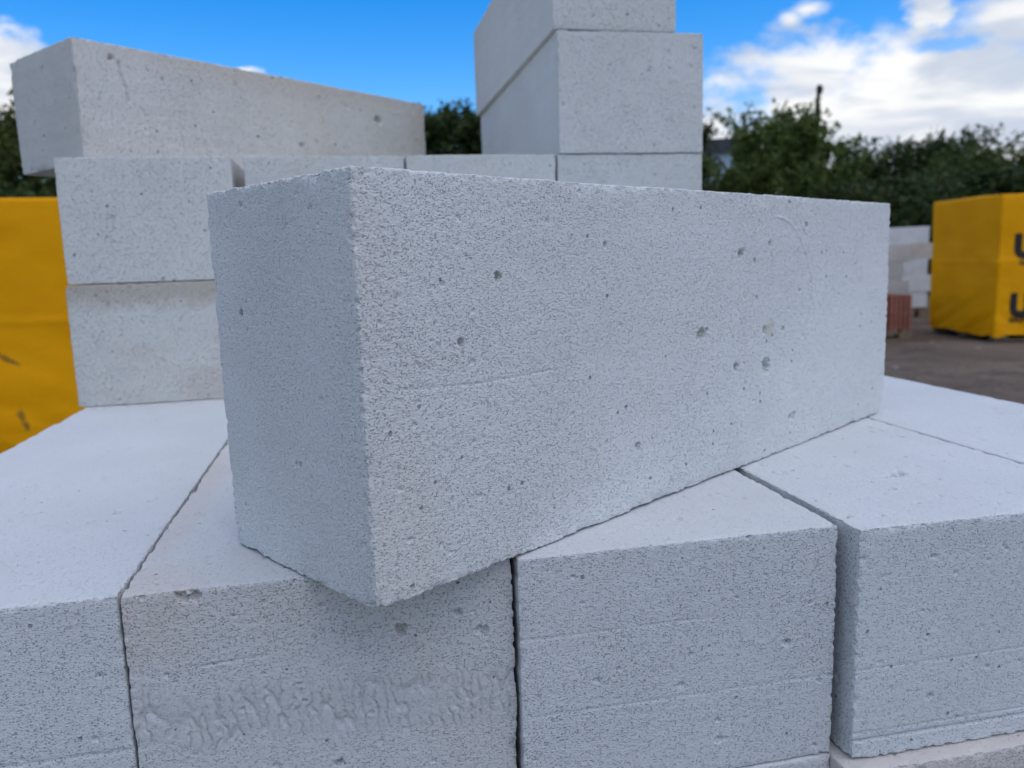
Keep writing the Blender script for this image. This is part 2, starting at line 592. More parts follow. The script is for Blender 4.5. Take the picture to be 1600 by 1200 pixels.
    pore_shade = nmath(t, 'MULTIPLY', nmath(t, 'MULTIPLY', pits, rough), 0.48 * pore)  # shade inside the pores, painted into the base colour
    c = nmix(t, pore_shade, c, tuple(x * 0.30 for x in col))
    c = nmix(t, nmath(t, 'MULTIPLY', hole, 0.62), c, (0.13, 0.14, 0.155))  # holes also coloured dark to stand in for the shade in them
    t.links.new(c, b.inputs['Base Color'])
    return m


def simple(name, col, rough=0.8, var=0.12, scale=8.0, bump=0.0, bscale=60.0, spec=0.3, col2=None, stretch=(1, 1, 1)):
    m, t, b = new_mat(name)
    tcn = t.nodes.new('ShaderNodeTexCoord')
    oi = t.nodes.new('ShaderNodeObjectInfo')
    va = t.nodes.new('ShaderNodeVectorMath')
    va.operation = 'ADD'
    t.links.new(tcn.outputs['Object'], va.inputs[0])
    t.links.new(nmath(t, 'MULTIPLY', oi.outputs['Random'], 9.1), va.inputs[1])
    v = nmap(t, va.outputs[0], stretch)
    f = nramp(t, nnoise(t, v, scale, 5, 0.6), 0.3, 0.7)
    lo = tuple(x * (1 - var) for x in col)
    hi = col2 if col2 else tuple(min(1, x * (1 + var)) for x in col)
    t.links.new(nmix(t, f, lo, hi), b.inputs['Base Color'])
    b.inputs['Roughness'].default_value = rough
    b.inputs['Specular IOR Level'].default_value = spec
    if bump:
        bn = t.nodes.new('ShaderNodeBump')
        bn.inputs['Strength'].default_value = 0.8
        bn.inputs['Distance'].default_value = bump
        t.links.new(nnoise(t, v, bscale, 5, 0.6), bn.inputs['Height'])
        t.links.new(bn.outputs[0], b.inputs['Normal'])
    return m


M_wood = simple('pallet_wood', (0.22, 0.155, 0.10), 0.85, 0.35, 14, 0.002, 90, stretch=(1, 6, 6))
M_block_far = simple('far_block', (0.62, 0.62, 0.61), 0.95, 0.08, 5, 0.002, 120, 0.1)
M_block_dusty = simple('far_block_dusty', (0.50, 0.45, 0.38), 0.95, 0.1, 5, 0.002, 120, 0.1)
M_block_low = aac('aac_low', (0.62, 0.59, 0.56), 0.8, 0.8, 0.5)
M_bark = simple('bark', (0.10, 0.075, 0.055), 0.95, 0.3, 12, 0.01, 30)

# ------------------------------------------------------------------ ground
gx = np.concatenate((-np.geomspace(600, 14, 16), np.linspace(-12, 16, 90), np.geomspace(18, 600, 16)))
gy = np.concatenate((-np.geomspace(600, 8, 14), np.linspace(-6, 22, 90), np.geomspace(24, 900, 16)))
GX, GY = np.meshgrid(gx, gy, indexing='ij')
gp = np.stack((GX.ravel(), GY.ravel(), np.zeros(GX.size)), -1).astype(np.float32)
gh = (noise3(gp, 0.8, 41) - 0.5) * 0.05 + (noise3(gp, 3.1, 42) - 0.5) * 0.02
far = np.hypot(gp[:, 0], gp[:, 1])
near = sstep(far, 1.6, 3.0)
gp[:, 2] = GZ + gh * near - 0.012 * near
nn_ = GX.shape
idx = np.arange(GX.size).reshape(nn_)
gq = np.stack((idx[:-1, :-1], idx[1:, :-1], idx[1:, 1:], idx[:-1, 1:]), -1).reshape(-1, 4)
m, t, b = new_mat('packed_dirt')
tcn = t.nodes.new('ShaderNodeTexCoord')
v = tcn.outputs['Object']
c = nmix(t, nramp(t, nnoise(t, v, 0.9, 5, 0.6), 0.3, 0.7), (0.116, 0.080, 0.054), (0.215, 0.158, 0.110))
c = nmix(t, nramp(t, nnoise(t, v, 3.5, 5, 0.65), 0.48, 0.64, 0, 0.75), c, (0.075, 0.055, 0.042))
c = nmix(t, nramp(t, nnoise(t, v, 34, 3, 0.7), 0.58, 0.72, 0, 0.5), c, (0.33, 0.30, 0.27))
t.links.new(c, b.inputs['Base Color'])
b.inputs['Roughness'].default_value = 0.95
bn = t.nodes.new('ShaderNodeBump')
bn.inputs['Distance'].default_value = 0.06
t.links.new(nnoise(t, v, 14, 6, 0.65), bn.inputs['Height'])
t.links.new(bn.outputs[0], b.inputs['Normal'])
g = link_mesh('ground', mesh_np('ground', gp, gq), m)
g['kind'] = 'structure'

# loose stones on the ground
rs = np.random.RandomState(5)
sv, sq = [], []
cube = np.array([(-1, -1, -1), (1, -1, -1), (1, 1, -1), (-1, 1, -1), (-1, -1, 1), (1, -1, 1), (1, 1, 1), (-1, 1, 1)], float)
cq = np.array([(0, 3, 2, 1), (4, 5, 6, 7), (0, 1, 5, 4), (1, 2, 6, 5), (2, 3, 7, 6), (3, 0, 4, 7)])
for i in range(1600):
    x, y = rs.uniform(1.2, 13), rs.uniform(0.5, 15)
    r = rs.choice((0.006, 0.01, 0.016, 0.024), p=(.4, .35, .2, .05))
    k = cube * r * rs.uniform(0.5, 1.0, (8, 3)) * (1, 1, 0.6)
    k[:, 2] += GZ - 0.012 + (noise3(np.array([[x, y, 0]], np.float32), 0.8, 41)[0] - 0.5) * 0.05 + (noise3(np.array([[x, y, 0]], np.float32), 3.1, 42)[0] - 0.5) * 0.02 + r * .3
    k[:, 0] += x
    k[:, 1] += y
    sq.append(cq + 8 * i)
    sv.append(k)
st = link_mesh('loose_stones', mesh_np('loose_stones', np.concatenate(sv), np.concatenate(sq)),
               simple('stone', (0.27, 0.24, 0.21), 0.9, 0.3, 3))
tag(st, 'small loose stones scattered over the brown yard ground', 'gravel')
st['kind'] = 'stuff'

# ------------------------------------------------------------------ pallets


def pallet(name, x0, x1, y0, y1, z0, label, group=None, h=0.12, parent=None):
    p = empty(name, ((x0 + x1) / 2, (y0 + y1) / 2, z0)) if parent is None else parent
    W, Dp = x1 - x0, y1 - y0
    nb = 7
    bw = W / nb * 0.78
    top = MB().box((0, 0, 0), (bw, Dp, 0.02)).mesh('deck_board', bevel=0.002)
    for i in range(nb):
        o = link_mesh('deck_board', top, M_wood, p)
        o.location = (-W / 2 + bw / 2 + i * (W - bw) / (nb - 1), 0, h - 0.011)
    for yy in (-1, 0, 1):
        o = MB().box((0, 0, 0), (W, 0.09, 0.018)).build('cross_board', M_wood, p, bevel=0.002)
        o.location = (0, yy * (Dp / 2 - 0.05), h - 0.032)
        for xx in (-1, 0, 1):
            o = MB().box((0, 0, 0), (0.13, 0.09, h - 0.060)).build('pallet_block', M_wood, p, bevel=0.003)
            o.location = (xx * (W / 2 - 0.07), yy * (Dp / 2 - 0.05), 0.019 + (h - 0.060) / 2)
        o = MB().box((0, 0, 0), (W, 0.09, 0.017)).build('bottom_board', M_wood, p, bevel=0.002)
        o.location = (0, yy * (Dp / 2 - 0.05), 0.0095)
    if parent is None:
        tag(p, label, 'pallet', group)
    return p


HB = 0.1455
pallet('wooden_pallet', -0.36, 0.66, -0.42, 0.82, GZ, 'wooden pallet under the front stack of grey blocks')

# ------------------------------------------------------------------ the front stack
XS = [(-0.3413, -0.1434), (-0.1420, 0.0570), (0.0580, 0.2502), (0.2568, 0.4536), (0.4556, 0.6330)]
low_me = block_mesh('concrete_block', (0.198, 0.60, HB - 0.0006), ((0.006, 0.006, 0.0015), (0.006, 0.03, 0.0015), (0.006, 0.006, 0.0015)),
                    closed=('z-', 'y+', 'z+'), seed=31)
for course in (2, 3, 4):
    for row in (0, 1):
        for i, (xa, xb) in enumerate(XS):
            if course == 2 and row == 0 and i in (2, 3):
                continue
            o = link_mesh('concrete_block', low_me, M_block_low)
            jx, jy = random.uniform(-0.0012, 0.0012), random.uniform(-0.004, 0.004)
            o.location = ((xa + xb) / 2 + jx, (-0.10 if row == 0 else 0.512) + jy, -HB * course)
            if xb - xa < 0.19:
                o.scale.x = (xb - xa) / 0.1995
            tag(o, 'block in the %s course down of the front stack, %s column, %s row' % (('second', 'third', 'bottom')[course - 2], ('leftmost', 'second', 'third', 'fourth', 'rightmost')[i], ('front', 'back')[row]),
                'concrete block', 'blocks in the lower courses')

FINE = 0.0009
RES_FRONT = ((FINE, FINE, 0.0008), (0.0012, 0.012, 0.0009), (FINE, FINE, 0.0008))
front = [
    # x0, x1, yfront, seed, label, kwargs
    (XS[0], -0.3990, 3, 'leftmost pale grey block of the front row, smooth top running back to the wall',
     dict(closed=('z-', 'y+', 'x-'), pits=(('z+', 0.07, 0.24, 0.004, 0.002), ('z+', 0.16, 0.15, 0.003, 0.002)), grooves=((0.062, 0.0008, 0.0005, 0.0, 0.3),)),
     dict(col=(0.66, 0.665, 0.67), warm=0.12)),
    (XS[1], -0.4002, 4, 'front block with a crusty wrinkled band, under the near corner of the big tilted block',
     dict(closed=('z-', 'y+', 'x+'), band=(HB - 0.084, HB - 0.056, 0.05), pits=(('y-', 0.137, HB - 0.036, 0.0032, 0.0024), ('y-', 0.168, HB - 0.030, 0.0024, 0.0016), ('y-', 0.182, HB - 0.042, 0.0035, 0.0014),
          ('y-', 0.028, HB - 0.004, 0.0035, 0.002), ('y-', 0.036, HB - 0.0045, 0.003, 0.002), ('y-', 0.10, HB - 0.108, 0.0025, 0.002)),
          scratches=(('y-', ((0.035, HB - 0.0425), (0.068, HB - 0.0405)), 0.0007, 0.0006),), chip=0.45),
     dict(col=(0.64, 0.635, 0.63), warm=0.3, spots=((-0.10, -0.30, HB, 0.05, 0.05, 0.05, (0.60, 0.51, 0.42), 0.35), (-0.098, -0.12, HB, 0.02, 0.2, 0.01, (0.62, 0.54, 0.45), 0.35)))),
    (XS[2], -0.4063, 5, 'front block in the middle of the row, right end beside the open vertical gap',
     dict(closed=('z-', 'y+', 'x-'), chip=0.5, grooves=((0.052, 0.0007, 0.0004, 0.0, 0.3), (0.098, 0.0007, 0.00035, -.02, 0.12))),
     dict(col=(0.645, 0.65, 0.655), warm=0.15)),
    (XS[3], -0.4165, 6, 'front block right of the open gap, with a double groove along its foot',
     dict(closed=('z-', 'y+', 'x+'), chip=0.45, pits=(('z+', 0.092, 0.092, 0.005, 0.0016), ('z+', 0.098, 0.095, 0.004, 0.002), ('y-', 0.20 - .05, 0.055, 0.003, 0.0012)),
          grooves=((0.0125, 0.0012, 0.0012, -0.02, 0.3), (0.0175, 0.0007, 0.0005, -0.02, 0.3), (0.058, 0.0006, 0.0004, -0.02, 0.3)),
          scratches=(('z+', ((0.07, 0.094), (0.092, 0.092)), 0.0008, 0.0006),)),
     dict(col=(0.655, 0.665, 0.675), warm=0.10)),
    (XS[4], -0.4100, 8, 'rightmost block of the front stack, only its smooth top showing beyond the long seam',
     dict(closed=('z-', 'y+'),), dict(col=(0.66, 0.67, 0.68), warm=0.1)),
]
for i, ((xa, xb), yf, sd_, lab, kw, mk) in enumerate(front):
    res = ((0.0007, 0.0007, 0.0007), RES_FRONT[1], (0.0007, 0.0007, 0.0007)) if i == 1 else RES_FRONT if i < 4 else ((0.003, 0.003, 0.001), (0.004, 0.012, 0.0012), (0.003, 0.003, 0.001))
    me = block_mesh('concrete_block', (xb - xa, 0.60, HB - 0.0006), res, seed=sd_, **kw)
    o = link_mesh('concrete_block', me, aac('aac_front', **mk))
    o.location = ((xa + xb) / 2, yf + 0.30, -HB + 0.0003)
    tag(o, lab, 'concrete block', 'blocks of the front row')
    # row behind, mostly under the wall
    me = block_mesh('concrete_block', (xb - xa, 0.60, HB - 0.0006), ((0.005, 0.005, 0.0012), (0.004, 0.02, 0.0012), (0.006, 0.006, 0.0015)), seed=sd_ + 40, closed=('z-', 'y+'))
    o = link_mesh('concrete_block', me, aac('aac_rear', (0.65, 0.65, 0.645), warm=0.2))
    o.location = ((xa + xb) / 2, max(yf + 0.6025, 0.2005) + 0.30, -HB + 0.0003)
    tag(o, ['base block under the left end of the two-course wall', 'base block under the second column of the two-course wall', 'base block under the third column of the two-course wall',
            'base block under the right-hand tower of blocks', 'base block behind the rightmost front block, bare on top'][i], 'concrete block', 'blocks under the wall')

# the two second-course blocks that show along the bottom right
for (xa, xb), yf, sd_, lab, mk in ((XS[2], -0.4075, 51, 'second-course block under the middle front block, a thin strip along the picture bottom', dict(col=(0.63, 0.62, 0.61), warm=0.25)),
                                   ((0.2490, 0.4490), -0.4270, 52, 'pinkish dusty block in the second course, bottom right corner of the picture', dict(col=(0.63, 0.575, 0.54), warm=0.7, warm_col=(0.58, 0.47, 0.40)))):
    me = block_mesh('concrete_block', (xb - xa - 0.001, 0.60, HB - 0.0006), ((0.0012, 0.0012, 0.0009), (0.0015, 0.02, 0.001), (0.0015, 0.0015, 0.0009)), seed=sd_, closed=('z-', 'y+', 'x+'))
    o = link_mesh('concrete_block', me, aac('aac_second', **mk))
    o.location = ((xa + xb) / 2, yf + 0.30, -2 * HB + 0.0003)
    tag(o, lab, 'concrete block', 'second course of the front stack')

# ------------------------------------------------------------------ the big block laid askew on top
MA = 0.5799
ML, MW, MH = 0.60, 0.1405, 0.1995
e1 = Vector((math.cos(MA), math.sin(MA), 0))
e2 = Vector((-e1.y, e1.x, 0))
m0 = Vector((-0.0176, -0.4549, 0))
arc = [(0.3765 + 0.066 * math.sin(a), 0.0985 + 0.085 * math.cos(a)) for a in np.linspace(0.0, 1.62, 12)]
me = block_mesh('concrete_block', (ML, MW, MH), ((0.0006, 0.0016, 0.0006), (0.0008, 0.0008, 0.0007), (0.00075, 0.00075, 0.0006)), closed=('z-', 'y+'), seed=17, edge_amp=0.5, chip=0.3,
                pit=0.45,
                pits=(('y-', 0.0577, 0.1190, 0.0017, 0.0016), ('y-', 0.2735, 0.1055, 0.0042, 0.0032), ('y-', 0.2690, 0.1030, 0.0026, 0.0028), ('y-', 0.3629, 0.072, 0.0048, 0.0036), ('y-', 0.3184, 0.0763, 0.0028, 0.003),
                      ('y-', 0.3235, 0.1573, 0.0036, 0.004), ('y-', 0.4103, 0.0261, 0.0034, 0.003), ('y-', 0.402, 0.0258, 0.0018, 0.002), ('y-', 0.0842, 0.1501, 0.0022, 0.002), ('y-', 0.3600, 0.0995, 0.0032, 0.0012),
                      ('y-', 0.343, 0.151, 0.002, 0.002), ('y-', 0.365, 0.164, 0.0018, 0.002), ('y-', 0.395, 0.1945, 0.0018, 0.002), ('y-', 0.425, 0.178, 0.002, 0.0018), ('y-', 0.415, 0.1265, 0.0018, 0.0018),
                      ('y-', 0.39, 0.098, 0.0018, 0.002), ('y-', 0.20, 0.04, 0.0024, 0.0018), ('y-', 0.17, 0.165, 0.0018, 0.0018), ('x-', 0.11, 0.135, 0.002, 0.002), ('x-', 0.06, 0.06, 0.0016, 0.0016)),
                scratches=(('y-', ((0.0577, 0.118), (0.0582, 0.1115)), 0.0007, 0.0009), ('y-', ((0.0182, 0.1009), (0.07, 0.0975), (0.1265, 0.0979)), 0.0007, 0.00045), ('y-', arc, 0.0016, -0.0005),
                           ('y-', ((0.41, 0.018), (0.4105, 0.008)), 0.0008, 0.0006)),
                chips=((0.60, 0.0, 0.0, 0.012, 0.004), (0.0, 0.0, 0.0, 0.006, 0.0015)))
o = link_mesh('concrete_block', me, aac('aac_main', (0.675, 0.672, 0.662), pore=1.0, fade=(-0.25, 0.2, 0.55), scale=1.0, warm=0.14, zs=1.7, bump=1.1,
                                        spots=((0.3678 - 0.3, -MW / 2, 0.0999, 0.009, 0.01, 0.010, (0.50, 0.50, 0.40), 0.6), (-0.285, -MW / 2, 0.03, 0.03, 0.02, 0.06, (0.65, 0.61, 0.55), 0.25), (-0.295, -MW / 2, 0.15, 0.02, 0.02, 0.05, (0.65, 0.60, 0.56), 0.2))))
ctr = m0 + e1 * ML / 2 + e2 * MW / 2
o.location = (ctr.x, ctr.y, 0.0004)
o.rotation_euler.z = MA
tag(o, 'large porous grey block on edge, laid askew across the front row in the foreground', 'concrete block')

# ------------------------------------------------------------------ two-course wall behind
RW = ((0.0022, 0.0022, 0.0012), (0.003, 0.02, 0.0015), (0.0022, 0.0022, 0.0012))
wall = [
    (-0.3479, -0.1490, 0.2130, 0.0003, 61, 'lower left wall block with a beige dusty band along its top', dict(col=(0.665, 0.65, 0.615), warm=0.35, spots=((0.0, -0.3, HB, 0.3, 0.02, 0.034, (0.49, 0.44, 0.36), 0.9), (0.06, -0.3, 0.02, 0.06, 0.02, 0.03, (0.60, 0.53, 0.46), 0.5))), {}),
    (-0.1465, 0.0540, 0.2160, 0.0005, 62, 'lower wall block in the second column, behind the big foreground block', dict(col=(0.66, 0.65, 0.615), warm=0.3), {}),
    (0.0565, 0.2490, 0.2150, 0.0005, 63, 'lower wall block in the third column, behind the big foreground block', dict(col=(0.66, 0.65, 0.615), warm=0.3), {}),
    (0.2515, 0.4495, 0.2150, 0.0005, 64, 'lower wall block at the foot of the right-hand tower', dict(col=(0.66, 0.65, 0.615), warm=0.3), {}),
    (-0.3451, -0.1520, 0.2147, HB + 0.0004, 65, 'upper left wall block with pitted face, under the long overhanging block', dict(col=(0.67, 0.655, 0.62), warm=0.3, pore=0.9),
     dict(pit=1.3)),
    (-0.1375, 0.0545, 0.2200, HB + 0.0004, 66, 'upper wall block in the second column, right of the dark notch', dict(col=(0.66, 0.645, 0.615), warm=0.35), {}),
    (0.0565, 0.2480, 0.2147, HB + 0.0004, 67, 'upper wall block in the third column, top bare between the long block and the tower', dict(col=(0.66, 0.65, 0.62), warm=0.3), {}),
    (0.2505, 0.4498, 0.2147, HB + 0.0004, 68, 'upper wall block at the right end, carrying the tower', dict(col=(0.65, 0.645, 0.62), warm=0.2), {}),
    (0.2530, 0.4500, 0.2130, 2 * HB + 0.0002, 69, 'right-hand tower block standing on the wall, front dotted with dark holes', dict(col=(0.65, 0.64, 0.615), warm=0.3), dict(pit=1.6)),
]
for xa, xb, yf, z, sd_, lab, mk, kw in wall:
    me = block_mesh('concrete_block', (xb - xa, 0.60, HB + (0.0054 if sd_ == 69 else -0.0006)), RW, seed=sd_, closed=('z-', 'y+'), edge_amp=0.2, chip=0.25, rad=0.0005, **kw)
    mk.setdefault('holes', (75, 0.62))
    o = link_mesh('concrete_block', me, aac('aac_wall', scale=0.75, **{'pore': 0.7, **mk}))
    o.location = ((xa + xb) / 2, yf + 0.30, z)
    tag(o, lab, 'concrete block', 'blocks of the two-course wall' if sd_ < 69 else None)

# topmost tower block, pushed to the left
me = block_mesh('concrete_block', (0.164, 0.60, 0.156), RW, seed=71, closed=('z+', 'y+'), edge_amp=0.2, chip=0.2, rad=0.0005)
o = link_mesh('concrete_block', me, aac('aac_top', (0.655, 0.64, 0.61), scale=0.75, holes=(70, 0.7), warm=0.3, stripe=0.1))
o.location = (0.2460 + 0.082, 0.2125 + 0.30, 3 * HB + 0.0058)
o.rotation_euler.z = math.radians(0.3)
tag(o, 'topmost tower block, shifted left over the edge and cut by the picture top', 'concrete block')

# long block on the left, turned and overhanging
LA = 0.7163
f1 = Vector((math.cos(LA), math.sin(LA), 0))
f2 = Vector((-f1.y, f1.x, 0))
l0 = Vector((-0.3279, 0.2717, 0))
me = block_mesh('concrete_block', (0.603, 0.18, HB), ((0.002, 0.003, 0.0012), (0.002, 0.003, 0.0012), (0.002, 0.002, 0.0012)), seed=73, closed=('y+',), edge_amp=0.6, chip=0.5, pit=1.3,
                scratches=(('y-', ((0.055, 0.125), (0.056, 0.11), (0.061, 0.095), (0.062, 0.08)), 0.0019, 0.004),),
                pits=(('y-', 0.045, 0.128, 0.004, 0.003), ('y-', 0.49, 0.105, 0.007, 0.004), ('y-', 0.33, 0.05, 0.005, 0.003)))
o = link_mesh('concrete_block', me, aac('aac_long', (0.665, 0.64, 0.60), scale=0.75, holes=(70, 0.7), warm=0.45, stripe=0.15, warm_col=(0.58, 0.52, 0.44),
                                        spots=((0.0, -0.09, HB, 0.35, 0.03, 0.03, (0.56, 0.50, 0.42), 0.5), (0.30, -0.09, 0.09, 0.05, 0.03, 0.06, (0.56, 0.48, 0.42), 0.6))))
ctr = l0 + f1 * 0.3015 + f2 * 0.09
o.location = (ctr.x, ctr.y, 2 * HB + 0.0011)
o.rotation_euler.z = LA
tag(o, 'long block turned askew on the wall, its left end overhanging against the sky', 'concrete block')

# ------------------------------------------------------------------ wrapped yellow bales


def film_mat(name, stains=()):
    m, t, b = new_mat(name)
    tcn = t.nodes.new('ShaderNodeTexCoord')
    v = tcn.outputs['Object']
    n_ = nnoise(t, v, 2.2, 5, 0.6)
    c = nmix(t, nramp(t, n_, 0.3, 0.7), (0.80, 0.335, 0.002), (0.88, 0.385, 0.003))
    c = nmix(t, nramp(t, nnoise(t, nmap(t, v, (1, 1, 3)), 5, 5, 0.7), 0.62, 0.78, 0, 0.35), c, (0.66, 0.35, 0.02))
    ob = t.nodes.new('ShaderNodeSeparateXYZ')
    t.links.new(v, ob.inputs[0])
    for (sx, sz, rx, rz) in stains:
        dx = nmath(t, 'DIVIDE', nmath(t, 'SUBTRACT', ob.outputs[0], sx), rx)
        dz = nmath(t, 'DIVIDE', nmath(t, 'SUBTRACT', nmath(t, 'ADD', ob.outputs[2], nmath(t, 'MULTIPLY', dx, rx * 0.6)), sz), rz)
        d = nmath(t, 'SQRT', nmath(t, 'ADD', nmath(t, 'MULTIPLY', dx, dx), nmath(t, 'MULTIPLY', dz, dz)))
        d = nmath(t, 'ADD', d, nmath(t, 'MULTIPLY', nmath(t, 'SUBTRACT', nnoise(t, v, 26, 4, 0.6), 0.5), 1.6))
        c = nmix(t, nramp(t, d, 1.1, 0.4, 0, 0.7), c, (0.10, 0.075, 0.03))
    t.links.new(c, b.inputs['Base Color'])
    b.inputs['Roughness'].default_value = 0.6
    b.inputs['Specular IOR Level'].default_value = 0.08
    bn = t.nodes.new('ShaderNodeBump')
    bn.inputs['Distance'].default_value = 0.006
    bn.inputs['Strength'].default_value = 0.5
    t.links.new(nnoise(t, nmap(t, v, (1, 1, 2.2)), 7, 4, 0.6, 1.2), bn.inputs['Height'])
    t.links.new(bn.outputs[0], b.inputs['Normal'])
    return m


def bale(name, corner, ex, W, Dp, H, seed, label, mat, marks=()):
    """corner: bottom near corner on the ground, ex: unit direction of the front face"""
    ex = Vector((ex[0], ex[1], 0)).normalized()
    ey = Vector((-ex.y, ex.x, 0))
    rz = math.atan2(ex.y, ex.x)
    ctr = Vector((corner[0], corner[1], GZ)) + ex * W / 2 + ey * Dp / 2
    root = empty(name, (ctr.x, ctr.y, GZ - 0.012), rz)
    pallet('', -W / 2 + .03, W / 2 - .03, -Dp / 2 + .03, Dp / 2 - .03, 0, '', parent=root, h=0.14)
    # film: open-bottomed hood with rounded corners and creases
    hx, hy, hz = W / 2, Dp / 2, (H - 0.045) / 2
    n = (70, 60, 80)
    ax = [np.linspace(-1, 1, k + 1) for k in n]
    verts, quads, base = [], [], 0
    P, Q = [], []
    for a, s in ((0, -1), (0, 1), (1, -1), (1, 1), (2, 1)):
        b_, c_ = [(1, 2), (2, 0), (0, 1)][a]
        U, V = np.meshgrid(ax[b_], ax[c_], indexing='ij')
        p = np.zeros((U.size, 3))
        p[:, a], p[:, b_], p[:, c_] = s, U.ravel(), V.ravel()
        ii = np.arange(U.size).reshape(U.shape) + base
        q = np.stack((ii[:-1, :-1], ii[1:, :-1], ii[1:, 1:], ii[:-1, 1:]), -1).reshape(-1, 4)
        Q.append(q if s > 0 else q[:, ::-1])
        P.append(p)
        base += U.size
    p = np.concatenate(P) * (hx, hy, hz)
    h = np.array((hx, hy, hz))
    r = 0.012
    inn = np.clip(p, -(h - r), h - r)
    inn[:, 2] = np.minimum(p[:, 2], hz - r)
    dv = p - inn
    nr = dv / np.maximum(np.linalg.norm(dv, axis=1, keepdims=True), 1e-9)
    pf = p.astype(np.float32) + seed * 2.3
    zz = p[:, 2]
    crease = (noise3(pf, (2.2, 2.2, 4.5), seed) - 0.5) * 0.016 + (noise3(pf, (5, 5, 11), seed + 1) - .5) * 0.007
    diag = noise3(np.stack((pf[:, 0] + pf[:, 1], pf[:, 2] + 0.5 * (pf[:, 0] + pf[:, 1]), pf[:, 0] * 0), -1), (2.0, 12, 1), seed + 2)
    crease += np.exp(-((zz + hz) / 0.35) ** 2) * (diag - .5) * 0.022
    sag = np.exp(-((zz - 0.04 - 0.01 * np.sin(pf[:, 0] * 5)) / 0.015) ** 2) * 0.0045       # fold where two sheets overlap
    co = inn + nr * r + nr * (crease + sag)[:, None]
    low = sstep(-zz, hz - 0.08, hz)
    co[:, 2] += low * (noise3(pf, (9, 9, 0.1), seed + 3) - 0.30) * 0.06                      # ragged hem
    co[:, 2] += hz + 0.045
    # weld the borders
    key = np.round(p * 5000).astype(np.int64)
    _, first, inv = np.unique(key, axis=0, return_index=True, return_inverse=True)
    film = mesh_np('film_wrap', co[first], inv.reshape(-1)[np.concatenate(Q)])
    link_mesh('film_wrap', film, mat, root)
    # the load inside
    MB().box((0, 0, 0.14 + (H - 0.20) / 2), (W - 0.09, Dp - 0.09, H - 0.20)).build('block_load', M_block_far, root, bevel=0.01)
    for (txt, sx, z, size, thick) in marks:
        cu = bpy.data.curves.new('print', 'FONT')
        cu.body = txt
        cu.size = size
        cu.offset = thick
        tmp = bpy.data.objects.new('print', cu)
        C.objects.link(tmp)
        dg = bpy.context.evaluated_depsgraph_get()
        mm = bpy.data.meshes.new_from_object(tmp.evaluated_get(dg))
        bpy.data.objects.remove(tmp)
        # lay the print on the creased film: local x along the face, y up
        import bmesh
        bm = bmesh.new()
        bm.from_mesh(mm)
        bmesh.ops.triangulate(bm, faces=bm.faces[:])
        bmesh.ops.subdivide_edges(bm, edges=[e for e in bm.edges if e.calc_length() > 0.05], cuts=3, use_grid_fill=False)
        bm.to_mesh(mm)
        bm.free()
        vc = np.empty(len(mm.vertices) * 3, np.float32)
        mm.vertices.foreach_get('co', vc)
        vc = vc.reshape(-1, 3)
        fx, fz = vc[:, 0] - hx + sx, vc[:, 1] + z
        q = np.stack((fx, np.full(len(fx), -hy), fz - hz - 0.045), -1).astype(np.float32) + seed * 2.3
        cr = (noise3(q, (2.2, 2.2, 4.5), seed) - 0.5) * 0.016 + (noise3(q, (5, 5, 11), seed + 1) - .5) * 0.007
        dg_ = noise3(np.stack((q[:, 0] + q[:, 1], q[:, 2] + 0.5 * (q[:, 0] + q[:, 1]), q[:, 0] * 0), -1), (2.0, 12, 1), seed + 2)
        cr += np.exp(-((fz - 0.045) / 0.35) ** 2) * (dg_ - .5) * 0.022
        out = np.stack((fx, -hy - cr - 0.004, fz), -1)
        mm.vertices.foreach_set('co', out.astype(np.float32).ravel())
        mm.update()
        mm.materials.clear()
        link_mesh('printed_lettering', mm, M_ink, root)
    tag(root, label, 'wrapped pallet', 'yellow wrapped pallets')
    return root


M_ink = simple('ink', (0.02, 0.017, 0.015), 0.5, 0.1, 5)
bale('wrapped_pallet', (5.645, 5.335), (0.989, -0.146), 1.2, 1.05, 1.31, 3, 'yellow film-wrapped pallet with black lettering, standing on the ground at far right', film_mat('yellow_film'),
     marks=(('UDK', 0.145, 0.76, 0.27, 0.020), ('GAZBETON', 0.19, 0.69, 0.06, 0.003), ('UDK', 0.135, 0.235, 0.27, 0.020), ('GAZBETON', 0.135, 0.175, 0.06, 0.003)))
bale('wrapped_pallet', (-2.30, 3.14), (0.995, 0.06), 1.25, 1.0, 1.22, 9, 'yellow film-wrapped pallet with dark smudges, behind the stack at far left', film_mat('yellow_film_smudged', ((0.09, 0.50, 0.055, 0.018), (0.125, 0.225, 0.022, 0.04), (0.14, 0.185, 0.015, 0.03), (0.0, 0.20, 0.03, 0.05))))

# ------------------------------------------------------------------ stacks in the yard behind
far_me = [MB().box((0, 0, 0), (0.575, 0.285, 0.194), jit=0.006).mesh('concrete_block', bevel=0.004) for k in range(3)]


